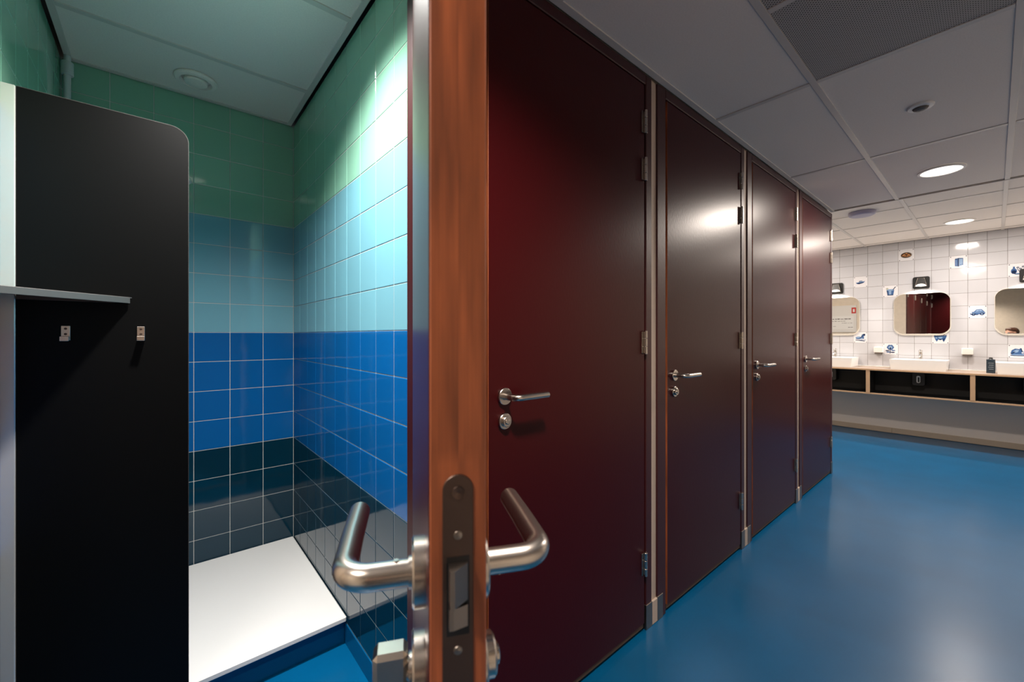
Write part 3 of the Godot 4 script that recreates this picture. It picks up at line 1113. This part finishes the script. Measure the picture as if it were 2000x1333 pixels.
func build_basin_things() -> void:
	var xw := 7.24
	var xf := 6.70
	var ct := thing("basin_counter", "long plywood edged counter with open black compartments under the washbasins", "counter", V(6.9, 0.55, 0.5))
	box("worktop", ct, xf, xw - 0.001, 0.838, 0.8570, -1.115, 2.745, "counter_top", 0.0015)
	box("front_edge", ct, xf - 0.004, xf - 0.0003, 0.838, 0.8570, -1.115, 2.745, "plywood_edge", 0.0008)
	box("bottom_board", ct, xf + 0.002, xw - 0.001, 0.543, 0.561, -1.115, 2.745, "plywood_edge", 0.0015)
	box("back_board", ct, 7.05, 7.062, 0.5615, 0.8375, -1.115, 2.745, "black_mat", 0.0)
	for zz in [-1.095, -0.694, 0.154, 1.025, 1.873, 2.73]:
		box("divider", ct, xf, 7.0495, 0.5615, 0.8375, zz - 0.019, zz + 0.019, "plywood_edge", 0.001)
	var cuts := [-1.095, -0.694, 0.154, 1.025, 1.873, 2.73]
	for i in 5:
		var a: float = cuts[i] + 0.0195
		var b: float = cuts[i + 1] - 0.0195
		var ln := start()
		add_cbox(ln, V(6.876, 0.8365, (a + b) / 2), Vector3(0.345, 0.0015, b - a), 0.0)
		add_cbox(ln, V(6.876, 0.5625, (a + b) / 2), Vector3(0.345, 0.0015, b - a), 0.0)
		add_cbox(ln, V(6.876, 0.6995, a + 0.0006), Vector3(0.345, 0.272, 0.001), 0.0)
		add_cbox(ln, V(6.876, 0.6995, b - 0.0006), Vector3(0.345, 0.272, 0.001), 0.0)
		var li := put("compartment_lining", ln.commit(), "black_mat", ct)
		li.set_meta("label", "black lining of an open compartment")
	box("splash_strip", ct, xw - 0.012, xw - 0.0005, 0.857, 0.868, -1.115, 2.745, "white_plastic", 0.002)
	var where := ["beside the cubicle row", "between the two soap dispensers", "beside the dark soap bottle", ""]
	for i in 3:
		var z: float = CENTRES[i]
		basin(z, "white rectangular washbasin on the counter " + where[i])
		tap(z, "chrome basin mixer tap on the washbasin " + where[i])
		wall_mirror(z, ["rounded wall mirror reflecting the white notice board", "rounded wall mirror reflecting the dark red doors", "rounded wall mirror reflecting the photographer and a plain wall"][i])
		wall_lamp(z, ["black wall lamp over the mirror that shows the notice board", "black wall lamp over the mirror that shows the red doors", "black wall lamp over the mirror that shows the photographer"][i])
		paper_holder(z, "black paper dispenser in the counter compartment under the washbasin " + where[i])
	for q in [[0.993, "white soap dispenser on the tiles beside the printed flower tile"], [0.2075, "white soap dispenser on the tiles beside the dark soap bottle"]]:
		soap(q[0], q[1])
	soap_bottle()

func basin(z: float, label: String) -> void:
	var t := thing("washbasin", label, "washbasin", V(7.0, 0.857, z), "washbasins on the counter")
	var x0 := 6.80
	var x1 := 7.222
	var y0 := 0.8575
	var y1 := 0.978
	var hw := 0.245
	var st := start()
	# outer shell, rim and sunken bowl
	var rim := 0.014
	var tapledge := 0.11
	var top := [V(x0, y1, z - hw), V(x1, y1, z - hw), V(x1, y1, z + hw), V(x0, y1, z + hw)]
	var bot := [V(x0 + 0.012, y0, z - hw + 0.012), V(x1, y0, z - hw + 0.012), V(x1, y0, z + hw - 0.012), V(x0 + 0.012, y0, z + hw - 0.012)]
	var inn := [V(x0 + rim, y1, z - hw + rim), V(x1 - tapledge, y1, z - hw + rim), V(x1 - tapledge, y1, z + hw - rim), V(x0 + rim, y1, z + hw - rim)]
	var low := [V(x0 + 0.05, y0 + 0.03, z - hw + 0.05), V(x1 - tapledge - 0.03, y0 + 0.03, z - hw + 0.05), V(x1 - tapledge - 0.03, y0 + 0.03, z + hw - 0.05), V(x0 + 0.05, y0 + 0.03, z + hw - 0.05)]
	var outn := [Vector3(0, 0, 1), Vector3.RIGHT, Vector3(0, 0, -1), Vector3.LEFT]
	for i in 4:
		var j := (i + 1) % 4
		quad(st, top[i], top[j], bot[j], bot[i], outn[i])
		quad(st, top[i], top[j], inn[j], inn[i], Vector3.UP)
		quad(st, inn[i], inn[j], low[j], low[i], (-outn[i] * 0.9 + Vector3.UP * 0.4).normalized())
	quad(st, low[0], low[1], low[2], low[3], Vector3.UP)
	quad(st, bot[0], bot[1], bot[2], bot[3], Vector3.DOWN)
	put("bowl", st.commit(), "white_ceramic", t)
	st = start()
	add_lathe(st, [Vector2(0.0, 0.003), Vector2(0.022, 0.003), Vector2(0.024, 0.0)], 24)
	put("drain", st.commit(), "chrome", t, V(6.97, y0 + 0.0305, z))

func tap(z: float, label: String) -> void:
	var t := thing("basin_tap", label, "tap", V(7.165, 0.978, z), "basin taps")
	var x := 7.165
	var st := start()
	add_lathe(st, [Vector2(0.0, 0.0), Vector2(0.024, 0.0), Vector2(0.023, 0.006), Vector2(0.019, 0.010), Vector2(0.018, 0.085), Vector2(0.016, 0.09), Vector2(0.0, 0.09)], 28)
	put("body", st.commit(), "chrome", t, V(x, 0.9782, z))
	st = start()
	add_tube(st, [V(x - 0.01, 1.028, z), V(x - 0.07, 1.034, z), V(x - 0.105, 1.026, z), V(x - 0.112, 1.012, z)], 0.011, 18)
	put("spout", st.commit(), "chrome", t)
	st = start()
	add_lathe(st, [Vector2(0.0, 0.0), Vector2(0.019, 0.0), Vector2(0.020, 0.004), Vector2(0.018, 0.018), Vector2(0.0, 0.022)], 28)
	add_cbox(st, Vector3(-0.035, 0.016, 0), Vector3(0.06, 0.008, 0.016), 0.003, Basis(Vector3.BACK, -0.25))
	put("lever", st.commit(), "chrome", t, V(x, 1.0695, z))

func wall_mirror(z: float, label: String) -> void:
	var t := thing("wall_mirror", label, "mirror", V(7.24, 1.27, z), "rounded wall mirrors")
	var b := Basis(Vector3(0, 0, 1), Vector3.UP, Vector3(-1, 0, 0))
	var st := start()
	add_prism(st, rrect(0.508, 0.528, 0.104, 12), 0.018, 0.002, b)
	put("backing", st.commit(), "mirror_rim", t, V(7.2215, 1.535, z))
	st = start()
	add_prism(st, rrect(0.498, 0.506, 0.098, 12), 0.004, 0.001, b)
	put("glass", st.commit(), "mirror_glass", t, V(7.2175, 1.543, z))

func wall_lamp(z: float, label: String) -> void:
	var t := thing("wall_lamp", label, "wall lamp", V(7.24, 1.85, z), "black wall lamps over the mirrors")
	var b := Basis(Vector3(0, 0, 1), Vector3.UP, Vector3(-1, 0, 0))
	var st := start()
	add_prism(st, rrect(0.15, 0.15, 0.02, 6), 0.02, 0.002, b)
	put("back_plate", st.commit(), "black_plastic", t, V(7.2195, 1.928, z))
	# flared housing with a lens showing at its lower front
	st = start()
	var yt := 1.988
	var yb := 1.876
	var xo := 7.2194
	var A := [V(xo, yt, z + 0.036), V(xo, yt, z - 0.036), V(xo - 0.016, yt - 0.004, z - 0.030), V(xo - 0.016, yt - 0.004, z + 0.030)]
	var B := [V(xo, yb, z + 0.060), V(xo, yb, z - 0.060), V(xo - 0.042, yb, z - 0.054), V(xo - 0.042, yb, z + 0.054)]
	var nn := [Vector3.RIGHT, Vector3(-0.2, 0.2, 1).normalized(), Vector3(-1, 0.24, 0).normalized(), Vector3(-0.2, 0.2, -1).normalized()]
	for i in range(1, 4):
		var j := (i + 1) % 4
		quad(st, A[i], A[j], B[j], B[i], nn[i])
	quad(st, A[0], A[1], A[2], A[3], Vector3.UP)
	put("housing", st.commit(), "lamp_housing", t)
	# light pale arrises of the housing
	st = start()
	for e in [[A[2], B[2]], [A[3], B[3]], [A[2], A[3]]]:
		add_tube(st, [e[0], e[1]], 0.0014, 6)
	put("rim", st.commit(), "steel_dull", t)
	st = start()
	var arc := PackedVector2Array()
	for i in 17:
		var a1 := PI * i / 16
		arc.append(Vector2(cos(a1) * 0.047, 0.006 + sin(a1) * 0.030))
	var tilt := Basis(Vector3(0, 0, 1), Vector3(0.23, 0.973, 0).normalized(), Vector3(0, 0, 1).cross(Vector3(0.23, 0.973, 0).normalized()))
	add_prism(st, arc, 0.003, 0.0008, tilt, V(xo - 0.0435, yb, z))
	put("light_lens", st.commit(), "lamp_glow", t)
	var l := SpotLight3D.new()
	l.name = "mirror_lamp"
	l.light_energy = 0.7
	l.light_color = Color8(255, 244, 232)
	l.light_size = 0.025
	l.spot_angle = 70.0
	l.spot_angle_attenuation = 0.6
	l.spot_range = 20.0
	l.spot_attenuation = 2.0
	l.shadow_enabled = true
	t.add_child(l)
	l.rotation = Vector3(-PI / 2, 0, 0)
	l.global_position = V(xo - 0.05, yb - 0.004, z)

func soap(z: float, label: String) -> void:
	var t := thing("soap_dispenser", label, "soap dispenser", V(7.2, 1.02, z), "white wall soap dispensers")
	var b := Basis(Vector3(0, 0, 1), Vector3.UP, Vector3(-1, 0, 0))
	var st := start()
	add_prism(st, rrect(0.092, 0.074, 0.008, 4), 0.062, 0.005, b)
	put("case", st.commit(), "white_plastic", t, V(7.177, 1.082, z))
	st = start()
	add_prism(st, rrect(0.078, 0.018, 0.006, 4), 0.05, 0.003, b)
	put("nozzle", st.commit(), "sensor_dark", t, V(7.183, 1.0355, z))

func soap_bottle() -> void:
	var z := 0.027
	var x := 6.93
	var t := thing("soap_bottle", "dark blue grey soap bottle standing beside the basin", "bottle", V(x, 0.857, z))
	var st := start()
	add_prism(st, rrect(0.066, 0.048, 0.012, 5), 0.150, 0.002, Basis(Vector3.RIGHT, -PI / 2).rotated(Vector3.UP, PI / 2))
	put("bottle_body", st.commit(), "bottle_dark", t, V(x, 1.0077, z))
	st = start()
	add_lathe(st, [Vector2(0.020, 0.0), Vector2(0.014, 0.008), Vector2(0.014, 0.018), Vector2(0.012, 0.02), Vector2(0.0, 0.02)], 20)
	put("cap", st.commit(), "black_plastic", t, V(x, 1.0078, z))
	for k in 4:
		box("print_line", t, x - 0.0252, x - 0.0241, 0.90 + k * 0.022, 0.903 + k * 0.022, z - 0.02, z + 0.014 + 0.004 * (k % 2), "bottle_print", 0.0)

func paper_holder(z: float, label: String) -> void:
	var t := thing("paper_dispenser", label, "dispenser", V(6.9, 0.7, z), "paper dispensers in the counter")
	var b := Basis(Vector3(0, 0, 1), Vector3.UP, Vector3(-1, 0, 0))
	var st := start()
	add_prism(st, rrect(0.12, 0.17, 0.03, 6), 0.11, 0.006, b)
	put("case", st.commit(), "black_plastic", t, V(6.935, 0.746, z))
	st = start()
	add_prism(st, rrect(0.034, 0.085, 0.015, 6), 0.006, 0.002, b)
	put("window", st.commit(), "paper_white", t, V(6.9285, 0.742, z))
	st = start()
	add_prism(st, rrect(0.014, 0.06, 0.006, 6), 0.004, 0.001, b)
	put("slot", st.commit(), "black_mat", t, V(6.9245, 0.738, z - 0.002))

# ==================================================================== ceiling things
func build_ceiling_things() -> void:
	var t := thing("motion_detector", "small round detector in the corridor ceiling between the vent panels and the light", "detector", V(2.846, 2.395, 0.237))
	var st := start()
	add_lathe(st, [Vector2(0.050, 0.004), Vector2(0.050, -0.001), Vector2(0.046, -0.006), Vector2(0.030, -0.008)], 40)
	put("ring", st.commit(), "white_plastic", t, V(2.846, 2.396, 0.237))
	st = start()
	add_lathe(st, [Vector2(0.030, -0.006), Vector2(0.026, -0.014), Vector2(0.015, -0.019), Vector2(0.0, -0.021)], 32)
	put("sensor_dome", st.commit(), "sensor_dark", t, V(2.846, 2.396, 0.237))
	t = thing("ceiling_speaker", "round pale violet grey disc under the ceiling beyond the last cubicle", "ceiling disc", V(5.19, 2.465, 0.838))
	st = start()
	add_lathe(st, [Vector2(0.105, 0.003), Vector2(0.106, -0.012), Vector2(0.100, -0.026), Vector2(0.085, -0.034), Vector2(0.0, -0.037)], 48)
	put("cover", st.commit(), "sensor_violet", t, V(5.19, 2.465, 0.838))
	t = thing("air_valve", "round white air valve in the shower ceiling near the back wall", "air valve", V(0.131, 2.464, 2.427))
	st = start()
	add_lathe(st, [Vector2(0.082, 0.004), Vector2(0.083, -0.003), Vector2(0.076, -0.010), Vector2(0.062, -0.012), Vector2(0.054, 0.002), Vector2(0.054, 0.003)], 48)
	put("ring", st.commit(), "ceiling_panel", t, V(0.131, 2.464, 2.427))
	st = start()
	add_lathe(st, [Vector2(0.044, 0.003), Vector2(0.046, -0.010), Vector2(0.042, -0.016), Vector2(0.02, -0.020), Vector2(0.0, -0.021)], 40)
	put("disc", st.commit(), "ceiling_panel", t, V(0.131, 2.464, 2.427))

func build_notice_board() -> void:
	var x := 4.741
	var t := thing("notice_board", "white notice board on the cubicle end wall, seen in the mirror", "notice board", V(x, 1.3, 1.95))
	box("board", t, x, x + 0.016, 1.33, 1.825, 1.64, 2.50, "white_plastic", 0.002)
	box("notice_sheet", t, x + 0.0162, x + 0.0170, 1.385, 1.632, 1.68, 2.20, "paper_white", 0.0)
	var red := box("sign", t, x + 0.0162, x + 0.0175, 1.675, 1.782, 1.645, 1.71, "sign_red", 0.0)
	red.set_meta("label", "small red square sign")
	box("sign_mark", t, x + 0.0177, x + 0.0181, 1.70, 1.755, 1.665, 1.69, "paper_white", 0.0)
	var rng := RandomNumberGenerator.new()
	rng.seed = 5
	for r in [[1.575, 1.72, 2.16, 0.014], [1.535, 1.80, 2.0, 0.008], [1.50, 1.70, 1.86, 0.006], [1.44, 1.94, 2.10, 0.006], [1.42, 1.69, 1.76, 0.008]]:
		var zz: float = r[1]
		while zz < r[2]:
			var ln := rng.randf_range(0.02, 0.05)
			box("ink_line", t, x + 0.0171, x + 0.0174, r[0] - r[3] / 2, r[0] + r[3] / 2 * rng.randf_range(0.5, 1.3), zz, minf(zz + ln, r[2]), "sensor_dark", 0.0)
			zz += ln + rng.randf_range(0.006, 0.014)

# ==================================================================== the photographer, seen in a mirror
var bones: Array
func bone(a: Vector3, b: Vector3, ra: float, rb: float, c: int) -> void:
	bones.append([a, b, ra, rb, c])

func field(p: Vector3) -> float:
	var d := 9.0
	for q in bones:
		var a: Vector3 = q[0]
		var ab: Vector3 = q[1] - a
		var t := clampf((p - a).dot(ab) / maxf(ab.length_squared(), 1e-9), 0.0, 1.0)
		var e: float = (p - a - ab * t).length() - lerpf(q[2], q[3], t)
		var h := clampf(0.5 + 0.5 * (d - e) / 0.025, 0.0, 1.0)
		d = lerpf(d, e, h) - 0.025 * h * (1.0 - h)
	return d

func nearest_colour(p: Vector3) -> int:
	var best := 9.0
	var c := 0
	for q in bones:
		var a: Vector3 = q[0]
		var ab: Vector3 = q[1] - a
		var t := clampf((p - a).dot(ab) / maxf(ab.length_squared(), 1e-9), 0.0, 1.0)
		var e: float = (p - a - ab * t).length() - lerpf(q[2], q[3], t)
		if e < best:
			best = e
			c = q[4]
	return c

func surface_nets(lo: Vector3, hi: Vector3, cell: float, colours: Array, st: SurfaceTool) -> void:
	var n := Vector3i(((hi - lo) / cell).ceil()) + Vector3i.ONE
	var vals := PackedFloat32Array()
	vals.resize(n.x * n.y * n.z)
	for z in n.z:
		for y in n.y:
			for x in n.x:
				vals[x + n.x * (y + n.y * z)] = field(lo + Vector3(x, y, z) * cell)
	var vert := {}
	var off := [Vector3i(0, 0, 0), Vector3i(1, 0, 0), Vector3i(0, 1, 0), Vector3i(1, 1, 0), Vector3i(0, 0, 1), Vector3i(1, 0, 1), Vector3i(0, 1, 1), Vector3i(1, 1, 1)]
	var edges := [[0, 1], [2, 3], [4, 5], [6, 7], [0, 2], [1, 3], [4, 6], [5, 7], [0, 4], [1, 5], [2, 6], [3, 7]]
	for z in n.z - 1:
		for y in n.y - 1:
			for x in n.x - 1:
				var v := []
				var neg := 0
				for o in off:
					var f := vals[x + o.x + n.x * (y + o.y + n.y * (z + o.z))]
					v.append(f)
					if f < 0.0:
						neg += 1
				if neg == 0 or neg == 8:
					continue
				var s := Vector3.ZERO
				var k := 0
				for e in edges:
					var fa: float = v[e[0]]
					var fb: float = v[e[1]]
					if (fa < 0.0) != (fb < 0.0):
						s += Vector3(off[e[0]]).lerp(Vector3(off[e[1]]), fa / (fa - fb))
						k += 1
				vert[Vector3i(x, y, z)] = lo + (Vector3(x, y, z) + s / k) * cell
	var nrm := {}
	for c in vert:
		var p: Vector3 = vert[c]
		var e := 0.004
		nrm[c] = Vector3(field(p + Vector3(e, 0, 0)) - field(p - Vector3(e, 0, 0)), field(p + Vector3(0, e, 0)) - field(p - Vector3(0, e, 0)), field(p + Vector3(0, 0, e)) - field(p - Vector3(0, 0, e))).normalized()
	var dirs := [Vector3i(1, 0, 0), Vector3i(0, 1, 0), Vector3i(0, 0, 1)]
	for z in range(1, n.z - 1):
		for y in range(1, n.y - 1):
			for x in range(1, n.x - 1):
				var a := vals[x + n.x * (y + n.y * z)]
				for i in 3:
					var q: Vector3i = Vector3i(x, y, z) + dirs[i]
					var b := vals[q.x + n.x * (q.y + n.y * q.z)]
					if (a < 0.0) == (b < 0.0):
						continue
					var u: Vector3i = dirs[(i + 1) % 3]
					var w: Vector3i = dirs[(i + 2) % 3]
					var cs := [Vector3i(x, y, z) - u - w, Vector3i(x, y, z) - w, Vector3i(x, y, z), Vector3i(x, y, z) - u]
					var ok := true
					for c in cs:
						ok = ok and vert.has(c)
					if not ok:
						continue
					for f in [[0, 1, 2], [0, 2, 3]]:
						var p := [vert[cs[f[0]]], vert[cs[f[1]]], vert[cs[f[2]]]]
						var m := [nrm[cs[f[0]]], nrm[cs[f[1]]], nrm[cs[f[2]]]]
						var order := [0, 1, 2]
						if (p[1] - p[0]).cross(p[2] - p[0]).dot(m[0] + m[1] + m[2]) > 0.0:
							order = [0, 2, 1]
						for k in order:
							st.set_normal(m[k])
							if colours.size():
								st.set_color(colours[nearest_colour(p[k])])
							st.add_vertex(p[k])

func L(fw: float, rt: float, y: float) -> Vector3:
	# forward is the way the camera looks, right is to its right
	var f := V(sin(0.7074), 0, cos(0.7074))
	var r := V(cos(0.7074), 0, -sin(0.7074))
	return f * fw + r * rt + Vector3(0, y, 0)

func build_photographer() -> void:
	var t := thing("person", "person in dark clothes crouching behind a camera, seen in a mirror", "person", L(-0.5, 0, 0))
	bones = []
	# colours: 0 jumper, 1 trousers, 2 skin, 3 shoes
	bone(L(-0.60, 0, 0.74), L(-0.50, 0, 0.98), 0.135, 0.125, 0)
	bone(L(-0.50, 0, 0.98), L(-0.44, 0, 1.10), 0.125, 0.105, 0)
	bone(L(-0.43, 0, 1.13), L(-0.37, 0, 1.23), 0.055, 0.05, 2)
	for s in [-1.0, 1.0]:
		bone(L(-0.45, s * 0.09, 1.10), L(-0.44, s * 0.16, 1.10), 0.07, 0.06, 0)
		bone(L(-0.44, s * 0.17, 1.10), L(-0.34, s * 0.24, 0.88), 0.055, 0.045, 0)
		bone(L(-0.34, s * 0.24, 0.88), L(-0.16, s * 0.12, 1.12), 0.043, 0.032, 0)
		bone(L(-0.16, s * 0.12, 1.12), L(-0.12, s * 0.098, 1.17), 0.028, 0.03, 2)
		bone(L(-0.60, s * 0.08, 0.72), L(-0.62, s * 0.11, 0.66), 0.125, 0.11, 1)
		bone(L(-0.60, s * 0.11, 0.68), L(-0.27, s * 0.19, 0.47), 0.095, 0.065, 1)
		bone(L(-0.27, s * 0.19, 0.47), L(-0.52, s * 0.16, 0.10), 0.065, 0.042, 1)
		bone(L(-0.54, s * 0.16, 0.05), L(-0.34, s * 0.18, 0.04), 0.045, 0.038, 3)
		# fingers round the camera sides, thumb behind
		for k in 4:
			var y := 1.20 - 0.018 * k
			bone(L(-0.115, s * 0.098, y - 0.005), L(-0.09, s * (0.095 - 0.002 * k), y + 0.012), 0.010, 0.009, 2)
			bone(L(-0.09, s * (0.095 - 0.002 * k), y + 0.012), L(-0.068, s * 0.088, y + 0.016), 0.009, 0.008, 2)
		bone(L(-0.13, s * 0.095, 1.19), L(-0.135, s * 0.06, 1.222), 0.011, 0.009, 2)
	var cols := [Color(0.02, 0.022, 0.03), Color(0.03, 0.035, 0.05), Color(0.50, 0.26, 0.18), Color(0.02, 0.02, 0.02)]
	var st := start()
	var lo := Vector3(9, 9, 9)
	var hi := -lo
	for q in bones:
		for e in [0, 1]:
			lo = lo.min(q[e] - Vector3.ONE * 0.16)
			hi = hi.max(q[e] + Vector3.ONE * 0.16)
	lo.y = 0.0
	surface_nets(lo, hi, 0.02, cols, st)
	# head on its own finer grid: skull, jaw, nose, brow, ears, eyes
	bones = []
	bone(L(-0.335, 0, 1.345), L(-0.315, 0, 1.345), 0.083, 0.08, 2)
	bone(L(-0.29, 0, 1.29), L(-0.27, 0, 1.265), 0.058, 0.045, 2)
	bone(L(-0.247, 0, 1.335), L(-0.222, 0, 1.298), 0.012, 0.015, 2)
	bone(L(-0.39, 0, 1.20), L(-0.345, 0, 1.29), 0.05, 0.052, 2)
	for s in [-1.0, 1.0]:
		bone(L(-0.325, s * 0.083, 1.335), L(-0.33, s * 0.088, 1.30), 0.016, 0.011, 2)
		bone(L(-0.246, s * 0.03, 1.332), L(-0.244, s * 0.034, 1.332), 0.012, 0.012, 4)
	bone(L(-0.238, -0.02, 1.262), L(-0.238, 0.02, 1.262), 0.009, 0.009, 5)
	cols = [cols[0], cols[1], cols[2], cols[3], Color(0.25, 0.22, 0.2), Color(0.45, 0.16, 0.13)]
	var c := L(-0.31, 0, 1.32)
	surface_nets(c - Vector3(0.15, 0.16, 0.15), c + Vector3(0.15, 0.14, 0.15), 0.009, cols, st)
	var sk := mat("person_skin", Color.WHITE, 0.7)
	sk.vertex_color_use_as_albedo = true
	put("body", st.commit(), "person_skin", t)
	# hair: a cap over the top, sides and back of the skull
	bones = []
	bone(L(-0.36, 0, 1.365), L(-0.325, 0, 1.372), 0.088, 0.078, 0)
	bone(L(-0.385, 0, 1.33), L(-0.40, 0, 1.27), 0.072, 0.05, 0)
	for s in [-1.0, 1.0]:
		bone(L(-0.34, s * 0.045, 1.375), L(-0.28, s * 0.04, 1.405), 0.052, 0.032, 0)
	st = start()
	surface_nets(c - Vector3(0.2, 0.16, 0.2), c + Vector3(0.2, 0.17, 0.2), 0.009, [], st)
	mat("hair_brown", c8(72, 42, 28), 0.6)
	put("hair", st.commit(), "hair_brown", t)
	# the camera in the person's hands, wholly behind the point the picture is taken from
	var k := thing("photo_camera", "black camera held in front of the crouching person's face", "camera", L(-0.08, 0, 1.22))
	var f := V(sin(0.7074), 0, cos(0.7074))
	var r := V(cos(0.7074), 0, -sin(0.7074))
	var b := Basis(r, Vector3.UP, -f)
	st = start()
	add_cbox(st, L(-0.105, 0, 1.27), Vector3(0.13, 0.09, 0.035), 0.008, b)
	add_cbox(st, L(-0.105, 0, 1.325), Vector3(0.045, 0.03, 0.035), 0.008, b)
	put("camera_body", st.commit(), "black_plastic", k)
	st = start()
	add_tube(st, [L(-0.0875, 0, 1.27), L(-0.03, 0, 1.27), L(-0.012, 0, 1.27)], [0.034, 0.036, 0.038], 28)
	put("lens", st.commit(), "black_mat", k)
